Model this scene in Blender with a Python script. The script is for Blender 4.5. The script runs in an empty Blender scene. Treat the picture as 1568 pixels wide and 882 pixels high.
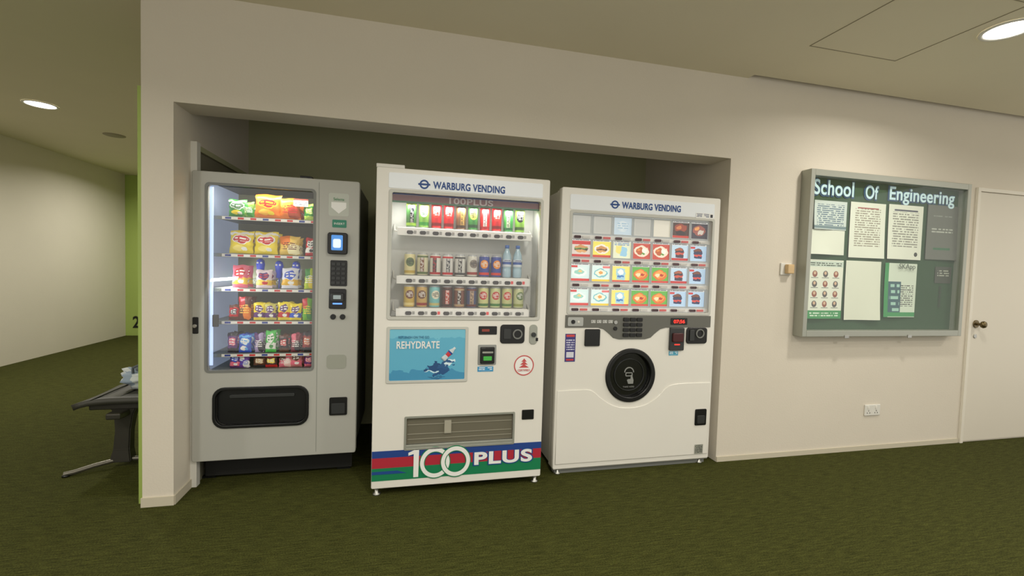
import bpy, bmesh, math, random
from mathutils import Vector, Matrix
random.seed(4)
S=bpy.context.scene
S.view_settings.view_transform='Standard'
S.view_settings.look='None'
COL=bpy.context.collection

# ------------------------------------------------------------ materials
def srgb(c):
    return tuple(((v/255)/12.92 if v/255<=.04045 else ((v/255+.055)/1.055)**2.4) for v in c)+(1,)
MC={}
def mat(name,c,rough=.5,metal=0,bump=0,bscale=200,emit=0,var=0,spec=.5,coat=0):
    if name in MC: return MC[name]
    m=bpy.data.materials.new(name); m.use_nodes=True; nt=m.node_tree; b=nt.nodes['Principled BSDF']
    b.inputs['Base Color'].default_value=srgb(c); b.inputs['Roughness'].default_value=rough; b.inputs['Metallic'].default_value=metal
    b.inputs['Specular IOR Level'].default_value=spec; b.inputs['Coat Weight'].default_value=coat
    tc=nt.nodes.new('ShaderNodeTexCoord'); n=nt.nodes.new('ShaderNodeTexNoise'); n.inputs['Scale'].default_value=bscale; n.inputs['Detail'].default_value=3
    nt.links.new(tc.outputs['Object'],n.inputs['Vector'])
    if bump:
        bp=nt.nodes.new('ShaderNodeBump'); bp.inputs['Strength'].default_value=bump; bp.inputs['Distance'].default_value=.01
        nt.links.new(n.outputs['Fac'],bp.inputs['Height']); nt.links.new(bp.outputs['Normal'],b.inputs['Normal'])
    v=max(var,.02)
    n2=nt.nodes.new('ShaderNodeTexNoise'); n2.inputs['Scale'].default_value=2.2; n2.inputs['Detail'].default_value=5; nt.links.new(tc.outputs['Object'],n2.inputs['Vector'])
    mx=nt.nodes.new('ShaderNodeMix'); mx.data_type='RGBA'; mx.inputs[6].default_value=tuple(k*(1-v) for k in srgb(c)[:3])+(1,); mx.inputs[7].default_value=tuple(min(1,k*(1+v)) for k in srgb(c)[:3])+(1,)
    nt.links.new(n2.outputs['Fac'],mx.inputs[0]); nt.links.new(mx.outputs[2],b.inputs['Base Color'])
    if emit:
        b.inputs['Emission Color'].default_value=srgb(c); b.inputs['Emission Strength'].default_value=emit
    MC[name]=m; return m

def painted(name,bg,shapes,rough=.45,emit=0,metal=0,noise=0,amp=.35):
    """flat printed artwork built from UV-space rectangles / ellipses / lines of print"""
    if name in MC: return MC[name]
    m=bpy.data.materials.new(name); m.use_nodes=True; nt=m.node_tree; N=nt.nodes; L=nt.links; b=N['Principled BSDF']
    b.inputs['Roughness'].default_value=rough; b.inputs['Metallic'].default_value=metal
    tc=N.new('ShaderNodeTexCoord'); sp=N.new('ShaderNodeSeparateXYZ'); L.new(tc.outputs['UV'],sp.inputs[0])
    def M(op,a,c=None):
        n=N.new('ShaderNodeMath'); n.operation=op
        for i,x in enumerate((a,c)):
            if x is None: continue
            if isinstance(x,(int,float)): n.inputs[i].default_value=x
            else: L.new(x,n.inputs[i])
        return n.outputs[0]
    u0,v0=sp.outputs[0],sp.outputs[1]; un,vn=u0,v0
    if noise:
        nz=N.new('ShaderNodeTexNoise'); nz.inputs['Scale'].default_value=noise; L.new(tc.outputs['UV'],nz.inputs['Vector'])
        d=M('MULTIPLY',M('SUBTRACT',nz.outputs['Fac'],.5),amp); un=M('ADD',u0,d); vn=M('ADD',v0,d)
    cur=None
    for s in shapes:
        k,cx,cy,rx,ry,c=s[:6]
        u,v=(u0,v0) if k in ('R','l') else (un,vn)
        if k=='e':
            a=M('POWER',M('ABSOLUTE',M('DIVIDE',M('SUBTRACT',u,cx),rx)),2); d=M('POWER',M('ABSOLUTE',M('DIVIDE',M('SUBTRACT',v,cy),ry)),2)
            mask=M('LESS_THAN',M('ADD',a,d),1)
        else:
            mask=M('MULTIPLY',M('LESS_THAN',M('ABSOLUTE',M('SUBTRACT',u,cx)),rx),M('LESS_THAN',M('ABSOLUTE',M('SUBTRACT',v,cy)),ry))
            if k=='l':
                n=s[6]; vv=M('MULTIPLY',v,n); line=M('LESS_THAN',M('FRACT',vv),.5)
                cb=N.new('ShaderNodeCombineXYZ'); L.new(M('MULTIPLY',u,n*.9),cb.inputs[0]); L.new(M('MULTIPLY',M('FLOOR',vv),7.3),cb.inputs[1])
                nz=N.new('ShaderNodeTexNoise'); nz.inputs['Scale'].default_value=1; L.new(cb.outputs[0],nz.inputs['Vector'])
                mask=M('MULTIPLY',M('MULTIPLY',mask,line),M('GREATER_THAN',nz.outputs['Fac'],.45))
        mx=N.new('ShaderNodeMix'); mx.data_type='RGBA'; L.new(mask,mx.inputs[0])
        if cur is None: mx.inputs[6].default_value=srgb(bg)
        else: L.new(cur,mx.inputs[6])
        mx.inputs[7].default_value=srgb(c); cur=mx.outputs[2]
    if cur is None: b.inputs['Base Color'].default_value=srgb(bg); b.inputs['Emission Color'].default_value=srgb(bg)
    else:
        L.new(cur,b.inputs['Base Color']); L.new(cur,b.inputs['Emission Color'])
    b.inputs['Emission Strength'].default_value=emit
    MC[name]=m; return m

def glass(name='clear_glass',tint=(1,1,1),gl=.05):
    if name in MC: return MC[name]
    m=bpy.data.materials.new(name); m.use_nodes=True; nt=m.node_tree; N=nt.nodes; N.clear()
    o=N.new('ShaderNodeOutputMaterial'); t=N.new('ShaderNodeBsdfTransparent'); t.inputs[0].default_value=tint+(1,)
    g=N.new('ShaderNodeBsdfGlossy'); g.inputs['Roughness'].default_value=.03; mx=N.new('ShaderNodeMixShader'); mx.inputs[0].default_value=gl
    nt.links.new(t.outputs[0],mx.inputs[1]); nt.links.new(g.outputs[0],mx.inputs[2]); nt.links.new(mx.outputs[0],o.inputs[0]); MC[name]=m; return m

# ------------------------------------------------------------ geometry helpers
def group(name,loc=(0,0,0)):
    e=bpy.data.objects.new(name,None); e.location=loc; e.empty_display_size=.1; COL.objects.link(e); return e
def link(o,parent):
    COL.objects.link(o)
    if parent is not None:
        o.parent=parent; o.matrix_parent_inverse=Matrix.Translation(-Vector(parent.location))
    return o
def meshobj(name,bm,m,parent,smooth=False):
    me=bpy.data.meshes.new(name); bm.normal_update(); bm.to_mesh(me); bm.free()
    for x in (m if isinstance(m,(list,tuple)) else [m]): me.materials.append(x)
    if smooth:
        for p in me.polygons: p.use_smooth=True
    return link(bpy.data.objects.new(name,me),parent)
def box(name,x0,x1,y0,y1,z0,z1,m,parent=None,bev=0,seg=2):
    bm=bmesh.new(); bmesh.ops.create_cube(bm,size=1)
    for v in bm.verts: v.co=Vector(((x0+x1)/2+v.co.x*(x1-x0),(y0+y1)/2+v.co.y*(y1-y0),(z0+z1)/2+v.co.z*(z1-z0)))
    if bev: bmesh.ops.bevel(bm,geom=bm.edges[:],offset=bev,segments=seg,affect='EDGES',profile=.5)
    return meshobj(name,bm,m,parent)
def rr(x0,x1,z0,z1,r=0,n=5):
    if r<=0: return [(x0,z0),(x1,z0),(x1,z1),(x0,z1)]
    p=[]
    for cx,cz,a in ((x1-r,z0+r,-90),(x1-r,z1-r,0),(x0+r,z1-r,90),(x0+r,z0+r,180)):
        for i in range(n+1):
            t=math.radians(a+90*i/n); p.append((cx+r*math.cos(t),cz+r*math.sin(t)))
    return p
def circ(cx,cz,r,n=40): return [(cx+r*math.cos(2*math.pi*i/n),cz+r*math.sin(2*math.pi*i/n)) for i in range(n)]
def tomesh(ob,name,m,parent):
    COL.objects.link(ob); bpy.context.view_layer.update()
    me=bpy.data.meshes.new_from_object(ob.evaluated_get(bpy.context.evaluated_depsgraph_get())); mw=ob.matrix_world.copy()
    cd=ob.data; bpy.data.objects.remove(ob); bpy.data.curves.remove(cd)
    me.transform(mw); me.materials.clear(); me.materials.append(m); me.name=name
    return link(bpy.data.objects.new(name,me),parent)
def plate(name,outer,holes,yf,th,m,parent=None,bev=0):
    """vertical sheet in XZ, front face at y=yf, thickness th to +y"""
    cu=bpy.data.curves.new(name,'CURVE'); cu.dimensions='2D'; cu.fill_mode='BOTH'; cu.extrude=max(th/2-bev,.0001); cu.bevel_depth=bev; cu.bevel_resolution=1; cu.offset=-bev
    for pl in [outer]+list(holes):
        s=cu.splines.new('POLY'); s.points.add(len(pl)-1); s.use_cyclic_u=True
        for i,(x,z) in enumerate(pl): s.points[i].co=(x,z,0,1)
    ob=bpy.data.objects.new(name,cu); ob.matrix_world=Matrix.Translation((0,yf+th/2,0))@Matrix.Rotation(math.pi/2,4,'X')
    return tomesh(ob,name,m,parent)
def text(name,body,x0,x1,zc,h,y,m,parent,bold=.0,th=.001,sp=1.0):
    cu=bpy.data.curves.new(name,'FONT'); cu.body=body; cu.size=1; cu.extrude=.01; cu.offset=bold; cu.space_character=sp
    ob=bpy.data.objects.new(name,cu); COL.objects.link(ob); bpy.context.view_layer.update()
    bb=[Vector(b) for b in ob.bound_box]; mnx=min(b.x for b in bb); mxx=max(b.x for b in bb); mny=min(b.y for b in bb); mxy=max(b.y for b in bb)
    COL.objects.unlink(ob)
    sx=(x1-x0)/(mxx-mnx); sy=h/(mxy-mny)
    ob.matrix_world=Matrix.Translation((x0,y,zc))@Matrix.Rotation(math.pi/2,4,'X')@Matrix.Diagonal((sx,sy,th/.02,1))@Matrix.Translation((-mnx,-(mny+mxy)/2,0))
    return tomesh(ob,name,m,parent)
def sheet(name,x0,x1,z0,z1,y,m,parent,curl=0):
    """thin printed sheet with UVs, facing -y"""
    bm=bmesh.new(); uv=bm.loops.layers.uv.new(); nx=6 if curl else 1; g=[]
    for j in range(nx+1):
        row=[]
        for i in range(nx+1):
            u=i/nx; v=j/nx; row.append(bm.verts.new((x0+(x1-x0)*u,y-curl*(math.sin(u*5+x0*9)*.5+.5)*(1-v)**2,z0+(z1-z0)*v)))
        g.append(row)
    for j in range(nx):
        for i in range(nx):
            f=bm.faces.new((g[j][i],g[j][i+1],g[j+1][i+1],g[j+1][i]))
            for l,(a,b) in zip(f.loops,((i,j),(i+1,j),(i+1,j+1),(i,j+1))): l[uv].uv=(a/nx,b/nx)
    return meshobj(name,bm,m,parent,bool(curl))
def lathe(name,prof,cx,cy,cz,m,parent,n=24,rot=0):
    bm=bmesh.new(); uv=bm.loops.layers.uv.new(); H=prof[-1][1]-prof[0][1]; rings=[]
    for r,z in prof:
        rings.append([bm.verts.new((cx+r*math.sin(2*math.pi*(i/n-.5)+rot),cy-r*math.cos(2*math.pi*(i/n-.5)+rot),cz+z)) for i in range(n)])
    for j in range(len(prof)-1):
        for i in range(n):
            k=(i+1)%n; f=bm.faces.new((rings[j][i],rings[j][k],rings[j+1][k],rings[j+1][i]))
            for l,(a,b) in zip(f.loops,((i,j),(i+1,j),(i+1,j+1),(i,j+1))): l[uv].uv=(a/n,(prof[b][1]-prof[0][1])/H)
    bm.faces.new(rings[0][::-1]); bm.faces.new(rings[-1])
    return meshobj(name,bm,m,parent,True)
def ycyl(name,cx,cz,r,y0,y1,m,parent,n=32,bev=0):
    return plate(name,circ(cx,cz,r,n),[],y0,y1-y0,m,parent,bev)
def bag(name,cx,z0,w,h,y,m,parent,th=.035,tilt=0):
    bm=bmesh.new(); uv=bm.loops.layers.uv.new(); nx,nz=8,10; ph=random.random()*6
    for side in (-1,1):
        g=[]
        for j in range(nz+1):
            row=[]
            for i in range(nx+1):
                u=i/nx; v=j/nz; a=max(0,1-abs(2*u-1)**3.0); b=max(0,1-abs(2*v-1)**2.6)
                b=b if .06<v<.94 else 0
                d=th/2*math.sqrt(a*b)*(1+.12*math.sin(9*u+7*v+ph)+.08*math.sin(17*v-5*u+ph))
                pin=1-.07*math.sin(math.pi*v)+(.02*math.sin(23*v+ph))
                row.append(bm.verts.new((cx+(u-.5)*w*pin+tilt*(v-.5)*h+.002*math.sin(20*v),y+side*d+side*.0006+(.0018*(-1)**i if (j in(0,nz)) else 0)+.06*v*h,z0+v*h+.003*math.sin(8*u+ph)*(v>.5)+.003)))
            g.append(row)
        for j in range(nz):
            for i in range(nx):
                q=((i,j),(i+1,j),(i+1,j+1),(i,j+1))
                if side==1: q=q[::-1]
                f=bm.faces.new([g[b][a] for a,b in q])
                for l,(a,b) in zip(f.loops,q): l[uv].uv=(a/nx,b/nz)
    return meshobj(name,bm,m,parent,True)
def tube(name,pts,r,m,parent,cyc=False,res=3):
    cu=bpy.data.curves.new(name,'CURVE'); cu.dimensions='3D'; cu.bevel_depth=r; cu.bevel_resolution=res; cu.use_fill_caps=True
    s=cu.splines.new('POLY'); s.points.add(len(pts)-1); s.use_cyclic_u=cyc
    for i,p in enumerate(pts): s.points[i].co=(*p,1)
    o=tomesh(bpy.data.objects.new(name,cu),name,m,parent)
    for p in o.data.polygons: p.use_smooth=True
    return o

# ------------------------------------------------------------ base materials
M_wall=mat('warm_white_plaster',(216,208,193),.85,bump=.08,bscale=90,var=.03,spec=.2)
M_wall2=mat('white_plaster_corridor',(214,208,192),.85,bump=.08,bscale=90,var=.03,spec=.2)
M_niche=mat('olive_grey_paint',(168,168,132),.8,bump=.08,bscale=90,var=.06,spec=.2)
M_ceil=mat('ceiling_board_paint',(224,216,192),.75,bump=.03,bscale=60,var=.03,spec=.3)
M_green=mat('lime_green_paint',(164,186,96),.6)
M_dark=mat('painted_slot_shade',(90,84,68),.9)  # shade inside the ceiling slot, put into a dark colour
M_black=mat('black_plastic',(16,17,17),.35)
M_dgrey=mat('dark_grey_plastic',(48,50,50),.4)
M_grey=mat('mid_grey_plastic',(120,122,118),.4)
M_white=mat('white_enamel',(232,229,220),.28,coat=.2)
M_whitep=mat('white_plastic',(222,220,212),.4)
M_snack=mat('silver_grey_powdercoat',(178,178,170),.4,bump=.02,bscale=400)
M_snackd=mat('dark_cabinet_side',(78,80,72),.5)
M_alu=mat('brushed_aluminium',(166,168,158),.4,metal=.4)
M_steel=mat('brushed_steel',(175,175,170),.3,metal=.9)
M_blue=mat('print_blue',(28,72,140),.5)
M_red=mat('print_red',(190,40,40),.5)
M_greenp=mat('print_green',(30,130,75),.5)
M_wtext=mat('print_white',(240,240,236),.5)
M_glass=glass()

def carpet():
    m=bpy.data.materials.new('olive_ribbed_carpet'); m.use_nodes=True; nt=m.node_tree; N=nt.nodes; L=nt.links; b=N['Principled BSDF']
    tc=N.new('ShaderNodeTexCoord'); mp=N.new('ShaderNodeMapping'); mp.inputs['Scale'].default_value=(12,110,1); L.new(tc.outputs['Object'],mp.inputs[0])
    n=N.new('ShaderNodeTexNoise'); n.inputs['Scale'].default_value=1; n.inputs['Detail'].default_value=5; n.inputs['Roughness'].default_value=.65; L.new(mp.outputs[0],n.inputs['Vector'])
    n3=N.new('ShaderNodeTexNoise'); n3.inputs['Scale'].default_value=160; n3.inputs['Detail'].default_value=3; L.new(tc.outputs['Object'],n3.inputs['Vector'])
    ad=N.new('ShaderNodeMath'); ad.operation='MULTIPLY'; L.new(n.outputs['Fac'],ad.inputs[0]); L.new(n3.outputs['Fac'],ad.inputs[1])
    cr=N.new('ShaderNodeValToRGB'); cr.color_ramp.elements[0].position=.12; cr.color_ramp.elements[1].position=.42
    cr.color_ramp.elements[0].color=srgb((38,40,15)); cr.color_ramp.elements[1].color=srgb((82,84,38)); L.new(ad.outputs[0],cr.inputs[0]); L.new(cr.outputs[0],b.inputs['Base Color'])
    bp=N.new('ShaderNodeBump'); bp.inputs['Strength'].default_value=.4; bp.inputs['Distance'].default_value=.005; L.new(ad.outputs[0],bp.inputs['Height']); L.new(bp.outputs[0],b.inputs['Normal'])
    b.inputs['Roughness'].default_value=.95; b.inputs['Specular IOR Level'].default_value=.1
    return m
M_carpet=carpet()

# ------------------------------------------------------------ room shell
CZ=2.68; YB=-4.2
box('floor',-4.7,7.2,YB,6.3,-.08,0,M_carpet)
ceil=group('ceiling',(0,0,CZ))
box('ceiling_main',-4.7,7.2,YB,-.055,CZ,CZ+.12,M_ceil,ceil)
box('ceiling_wall_side',-4.7,2.27,-.055,6.3,CZ,CZ+.12,M_ceil,ceil)
box('ceiling_above_slot',2.27,7.2,-.055,6.3,CZ+.09,CZ+.12,M_dark,ceil)
box('wall_niche_side',-1.326,-1.182,0,1.14,0,CZ,M_wall)
box('wall_header',-1.182,2.164,0,.2,2.124,CZ,M_wall)
box('wall_right',2.164,7.2,0,1.3,0,CZ+.09,M_wall)
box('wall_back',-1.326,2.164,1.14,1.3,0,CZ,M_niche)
box('wall_corridor',-1.326,-1.182,1.3,6.1,0,CZ,M_wall2)
box('wall_left',-4.7,-4.555,YB,6.1,0,CZ,M_wall2)
box('wall_end',-4.7,-1.182,6.1,6.25,0,CZ,M_green)
box('trim_1',-1.362,-1.326,.04,1.1,0,2.2,M_green)
text('floor_number_sign','2',-4.45,-4.35,.23,.2,6.095,M_black,None,bold=.02)
M_skirt=mat('skirting_paint',(200,192,172),.6)
box('baseboard_right',2.166,4.46,-.008,0,0,.035,M_skirt)
box('baseboard_pillar',-1.33,-1.178,-.008,0,0,.05,M_skirt)
box('baseboard_niche',-1.182,-1.174,0,1.14,0,.05,M_skirt)
sd=group('door_1',(-1.17,.6,0))
box('frame_front',-1.182,-1.150,.19,.235,0,1.975,M_whitep,sd)
box('leaf',-1.182,-1.165,.235,1.0,0,1.93,mat('side_door_paint',(120,116,98),.6),sd)
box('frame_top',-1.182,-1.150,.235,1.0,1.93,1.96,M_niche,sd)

ap=group('ceiling_access_panel',(2.6,-.65,CZ))
for i,(x0,x1,y0,y1) in enumerate([(2.28,2.93,-.475,-.47),(2.925,2.93,-1.1,-.475),(2.28,2.285,-1.1,-.475),(2.28,2.93,-1.1,-1.095)]):
    box('joint_%d'%(i+1),x0,x1,y0,y1,CZ-.002,CZ+.001,mat('joint_tone',(150,142,118),.9),ap)  # thin darker lines along the panel joints

def downlight(x,y,pw,r=.09,spread=160):
    g=group('ceiling_downlight',(x,y,CZ))
    bm=bmesh.new(); n=32; rs=[(r+.018,0),(r+.016,-.006),(r,-.006),(r-.004,.0)]
    R=[[bm.verts.new((x+a*math.cos(2*math.pi*i/n),y+a*math.sin(2*math.pi*i/n),CZ+z-.001)) for i in range(n)] for a,z in rs]
    for j in range(3):
        for i in range(n): bm.faces.new((R[j][i],R[j][(i+1)%n],R[j+1][(i+1)%n],R[j+1][i]))
    meshobj('trim_ring',bm,M_whitep,g,True)
    bm=bmesh.new(); bmesh.ops.create_circle(bm,cap_ends=True,segments=32,radius=r,matrix=Matrix.Translation((x,y,CZ-.003)))
    meshobj('lens',bm,mat('lamp_lens',(255,248,235),.4,emit=12),g)
    la=bpy.data.lights.new('lamp','AREA'); la.shape='DISK'; la.size=r*2; la.energy=pw; la.color=(1,.95,.86); la.spread=math.radians(spread)
    lo=bpy.data.objects.new('lamp',la); lo.location=(x,y,CZ-.012); link(lo,g)
downlight(3.116,-.91,18,.10); downlight(-3.264,2.344,36,.105)
downlight(.6,-2.1,30); downlight(-2.0,-2.4,26); downlight(-3.264,-1.2,26); downlight(3.1,-3.0,30); downlight(-3.264,4.8,30); downlight(5.6,-1.6,20); downlight(.6,-3.9,26)  # further downlights, all unseen, added to light the room
v=group('ceiling_vent',(-3.2,3.3,CZ))
lathe('ring',[(.09,-.008),(.1,-.004),(.1,0)],-3.212,3.313,CZ,mat('vent_grey',(150,142,118),.6),v)

# ------------------------------------------------------------ SNACK MACHINE
g=group('snack_vending_machine',(-.72,.55,0))
yf=.17
X0,X1,Z0,Z1=-1.168,-.278,.155,1.812
wx0,wx1,wz0,wz1=-1.097,-.528,.675,1.745
plate('door',rr(X0,X1,Z0,Z1,.012,3),[rr(wx0,wx1,wz0,wz1,.02),rr(-1.053,-.557,.352,.575,.055)],yf,.055,M_snack,g,.004)
yb=.95; c0=yf+.056
box('cabinet_left',X0+.01,X0+.05,c0,yb,Z0+.02,Z1-.01,M_snackd,g)
box('cabinet_right',-.50,X1-.01,c0,yb,Z0+.02,Z1-.01,M_snackd,g,.004)
box('cabinet_top',X0+.05,-.50,c0,yb,1.765,Z1-.01,M_snackd,g)
box('cabinet_base_front',X0+.05,-.50,c0,yb,.58,.655,M_snackd,g)
box('cabinet_base',X0+.05,-.50,c0,yb,Z0+.02,.345,M_snackd,g)
M_int=mat('snack_interior_grey',(136,136,104),.6)
box('interior_back',X0+.05,-.50,.72,yb,.345,1.765,M_int,g)
box('interior_left',X0+.0505,X0+.056,c0,.72,.655,1.765,mat('interior_side_glow',(150,164,190),.4,emit=.4),g)  # side wall made to glow for the bluish light falling on it
plate('window_gasket',rr(wx0-.006,wx1+.006,wz0-.006,wz1+.006,.024),[rr(wx0+.008,wx1-.008,wz0+.008,wz1-.008,.016)],yf-.003,.01,M_grey,g)
plate('window_glass',rr(wx0,wx1,wz0,wz1,.02),[],yf+.02,.004,M_glass,g)
plate('seam',rr(-.5065,-.5045,Z0+.02,Z1-.02),[],yf-.0008,.001,mat('seam_grey',(128,132,124),.6),g)
plate('bin_frame',rr(-1.062,-.548,.343,.584,.062),[rr(-1.045,-.565,.36,.567,.05)],yf-.008,.02,M_black,g,.003)
plate('bin_flap',rr(-1.045,-.565,.36,.567,.05),[],yf+.02,.01,M_black,g,.002)
plate('bin_flap_lip',rr(-.98,-.63,.515,.535,.008),[],yf+.012,.01,M_dgrey,g,.002)
plate('crest_sticker',rr(-.452,-.338,1.60,1.735,.012),[],yf-.001,.001,mat('sticker_pale',(190,194,184),.5),g)
plate('crest_shield',[(-.437,1.682),(-.353,1.682),(-.353,1.65),(-.395,1.615),(-.437,1.65)],[],yf-.002,.001,M_wtext,g)
text('crest_text','Selecta',-.425,-.365,1.70,.016,yf-.002,M_greenp,g)
plate('green_label',rr(-.43,-.35,1.532,1.578,.005),[],yf-.002,.002,mat('label_green',(40,120,95),.4,emit=.1),g)
text('green_label_text','INSERT',-.42,-.36,1.555,.012,yf-.003,M_wtext,g)
plate('card_reader',rr(-.452,-.34,1.372,1.50,.014),[],yf-.03,.03,M_black,g,.004)
plate('card_reader_screen',rr(-.43,-.366,1.395,1.485,.006),[],yf-.032,.002,mat('screen_blue',(70,130,200),.3,emit=.7),g)
plate('card_reader_icon',rr(-.42,-.376,1.41,1.462,.01),[],yf-.034,.002,mat('screen_pale',(215,230,240),.3,emit=.6),g)
plate('keypad',rr(-.437,-.342,1.182,1.336,.006),[],yf-.006,.006,M_black,g,.001)
for r in range(5):
    for c in range(3):
        plate('key_%d_%d'%(r,c),rr(-.429+c*.028,-.408+c*.028,1.192+r*.028,1.211+r*.028,.003),[],yf-.011,.005,M_dgrey,g,.001)
plate('bill_reader',rr(-.442,-.345,1.045,1.165,.008),[],yf-.012,.012,M_black,g,.003)
plate('bill_reader_slot',rr(-.43,-.357,1.09,1.14,.008),[],yf-.03,.02,M_dgrey,g,.004)
plate('bill_reader_light',rr(-.42,-.367,1.072,1.08,.002),[],yf-.014,.002,mat('led_blue',(80,130,230),.3,emit=2),g)
plate('bill_reader_note',rr(-.415,-.372,1.105,1.128,.002),[],yf-.032,.002,mat('note_pale',(170,185,190),.4),g)
for x in (-.418,-.364): ycyl('coin_button',x,.996,.016,yf-.01,yf,M_black,g,24,.002)
plate('blank_panel',rr(-.452,-.34,.68,.765,.02),[],yf-.002,.002,mat('blank_panel_grey',(158,160,148),.5),g)
plate('coin_return_frame',rr(-.432,-.33,.395,.505,.008),[],yf-.008,.008,M_black,g,.002)
plate('coin_return_flap',rr(-.42,-.342,.405,.47,.006),[],yf-.012,.004,M_dgrey,g,.002)
plate('lock_plate',rr(-1.162,-1.133,.895,.99,.006),[],yf-.004,.004,M_black,g,.001)
ycyl('lock_barrel',-1.148,.94,.011,yf-.014,yf-.004,M_steel,g,20,.002)
plate('interior_latch',rr(-1.075,-1.045,.93,1.0,.004),[],yf+.03,.01,M_dgrey,g)
for x in (-1.13,-.36):
    for y in (.34,.88):
        box('leg',x-.025,x+.025,y-.025,y+.025,.012,Z0+.021,M_black,g); box('leg_foot',x-.04,x+.04,y-.04,y+.04,0,.012,M_black,g)
box('under_shade_panel',-1.14,-.31,.285,.30,.02,Z0+.02,mat('under_shade_black',(18,18,14),.8),g)  # dark sheet added to stand in for the shade under the machine
box('top_sensor',-.64,-.57,.3,.36,Z1-.01,Z1+.035,M_black,g,.004)
ycyl('top_sensor_lens',-.605,Z1+.015,.012,.292,.3,M_dgrey,g,20)
SZ=[1.578,1.360,1.156,.962,.766,.672]
M_tray=mat('tray_grey',(128,132,124),.4,metal=.3); M_tag=painted('price_tags',(225,222,212),[('R',.06+i*.125,.5,.03,.36,(200,40,40) if i%3 else (40,60,140)) for i in range(8)],.5)
for i,z in enumerate(SZ):
    box('tray_%d'%(i+1),X0+.06,-.505,.262,.70,z-.012,z-.004,M_tray,g)
    box('tray_lip_%d'%(i+1),X0+.06,-.505,.2585,.2615,z-.024,z-.004,M_tray,g)
    sheet('tray_tags_%d'%(i+1),X0+.12,-.515,z-.022,z-.006,.258,M_tag,g)
def coil(x,z,r,parent):
    pts=[(x+r*math.cos(t),.30+t*.0085,z+r+.002+r*math.sin(t)) for t in [k*math.pi/6 for k in range(12*6)]]
    tube('coil',pts,.0018,M_steel,parent,res=1)
bc={}
def bagmat(bg,logo,txt,band=None,kind=0):
    k=(bg,logo,txt,band,kind)
    if k in bc: return bc[k]
    sh=[]
    if kind==0: sh=[('r',.5,.88,.6,.05,txt),('e',.5,.62,.42,.20,txt),('e',.5,.62,.36,.16,logo),('l',.5,.62,.28,.08,txt,8),('e',.45,.24,.28,.12,band or logo),('e',.66,.2,.14,.09,txt)]
    if kind==1: sh=[('r',.5,.3,.6,.14,band or logo),('e',.5,.66,.36,.2,logo),('l',.5,.64,.3,.13,txt,7),('e',.6,.28,.2,.1,txt)]
    if kind==2: sh=[('r',.5,.12,.6,.12,band or logo),('r',.5,.92,.6,.09,band or logo),('r',.5,.55,.32,.18,logo),('l',.5,.55,.28,.14,txt,8)]
    if kind==3: sh=[('e',.25,.8,.3,.3,logo),('e',.75,.3,.35,.3,band or logo),('l',.5,.5,.38,.2,txt,10)]
    m=painted('snack_wrapper_%d'%(len(bc)+1),bg,sh,.32,emit=.06,noise=3.5,amp=.22); bc[k]=m; return m
Y,RD,GR,OR,PU,BL,BR,PK,WH,DK=(236,212,40),(196,30,36),(50,140,50),(226,120,30),(90,40,110),(40,80,190),(90,50,30),(226,110,130),(236,234,226),(30,28,40)
def px(p): return (-1.0+(p-345)*.00348)*1.035
items=[
(0,362,.10,.10,bagmat(GR,(30,90,40),WH,Y,0)),(0,377,.07,.09,bagmat((120,170,60),GR,WH,None,3)),(0,407,.145,.14,bagmat(OR,RD,Y,(240,180,60),0)),(0,441,.12,.125,bagmat(OR,(240,190,60),RD,(160,60,20),3)),(0,471,.06,.10,bagmat(GR,(190,220,90),WH,None,2)),
(1,368,.13,.135,bagmat(Y,RD,WH,(250,230,120),0)),(1,405,.13,.135,bagmat(Y,RD,WH,(250,230,120),0)),(1,441,.115,.115,bagmat((232,196,90),OR,(120,50,20),(250,240,190),3)),(1,474,.06,.11,bagmat(RD,WH,DK,None,1)),
(2,366,.085,.135,bagmat(PK,RD,WH,(236,200,60),1)),(2,402,.09,.11,bagmat((238,220,224),PU,RD,(240,200,60),1)),(2,442,.095,.125,bagmat((225,225,232),BL,WH,(230,180,40),1)),(2,473,.06,.125,bagmat((190,210,50),GR,WH,Y,3)),
(3,357,.055,.09,bagmat(RD,DK,WH,BR,2)),(3,373,.07,.14,bagmat((90,40,30),RD,(240,190,80),OR,3)),(3,395,.065,.105,bagmat(Y,PU,WH,PU,1)),(3,412,.065,.10,bagmat((200,190,90),PU,WH,PU,1)),(3,433,.07,.11,bagmat(Y,PU,WH,RD,1)),(3,451,.07,.10,bagmat(Y,PU,WH,BL,1)),(3,470,.06,.135,bagmat((110,180,40),RD,Y,GR,3)),
(4,355,.055,.12,bagmat(PU,PK,WH,DK,2)),(4,374,.07,.11,bagmat(BL,WH,(90,170,230),None,0)),(4,395,.05,.115,bagmat((170,150,190),PU,WH,DK,3)),(4,413,.06,.13,bagmat((70,190,70),WH,GR,None,1)),(4,433,.055,.105,bagmat(DK,RD,WH,BR,2)),(4,452,.055,.11,bagmat((120,30,50),PK,WH,DK,3)),(4,470,.055,.12,bagmat((140,40,40),(220,130,90),WH,DK,2)),
(5,359,.06,.085,bagmat(PU,BL,WH,PK,1)),(5,373,.06,.08,bagmat((110,60,150),WH,BL,None,3)),(5,396,.07,.075,bagmat(BR,(200,170,120),WH,DK,2)),(5,414,.07,.075,bagmat((70,40,40),Y,WH,RD,2)),(5,436,.075,.085,bagmat(PK,BR,WH,(240,200,190),3)),(5,453,.07,.09,bagmat((200,120,120),BR,WH,PK,1)),(5,473,.055,.08,bagmat(PU,PK,WH,None,2)),
]
for s,p,w,h,m in items:
    x=px(p); z=SZ[s]-.004
    bag('snack_bag',x,z,w,h,.285,m,g,.04 if w>.08 else .028,random.uniform(-.05,.05))
    if h>.08: bag('snack_bag_behind',x+.004,z,w*.96,h*.96,.37,m,g,.04)
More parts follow.
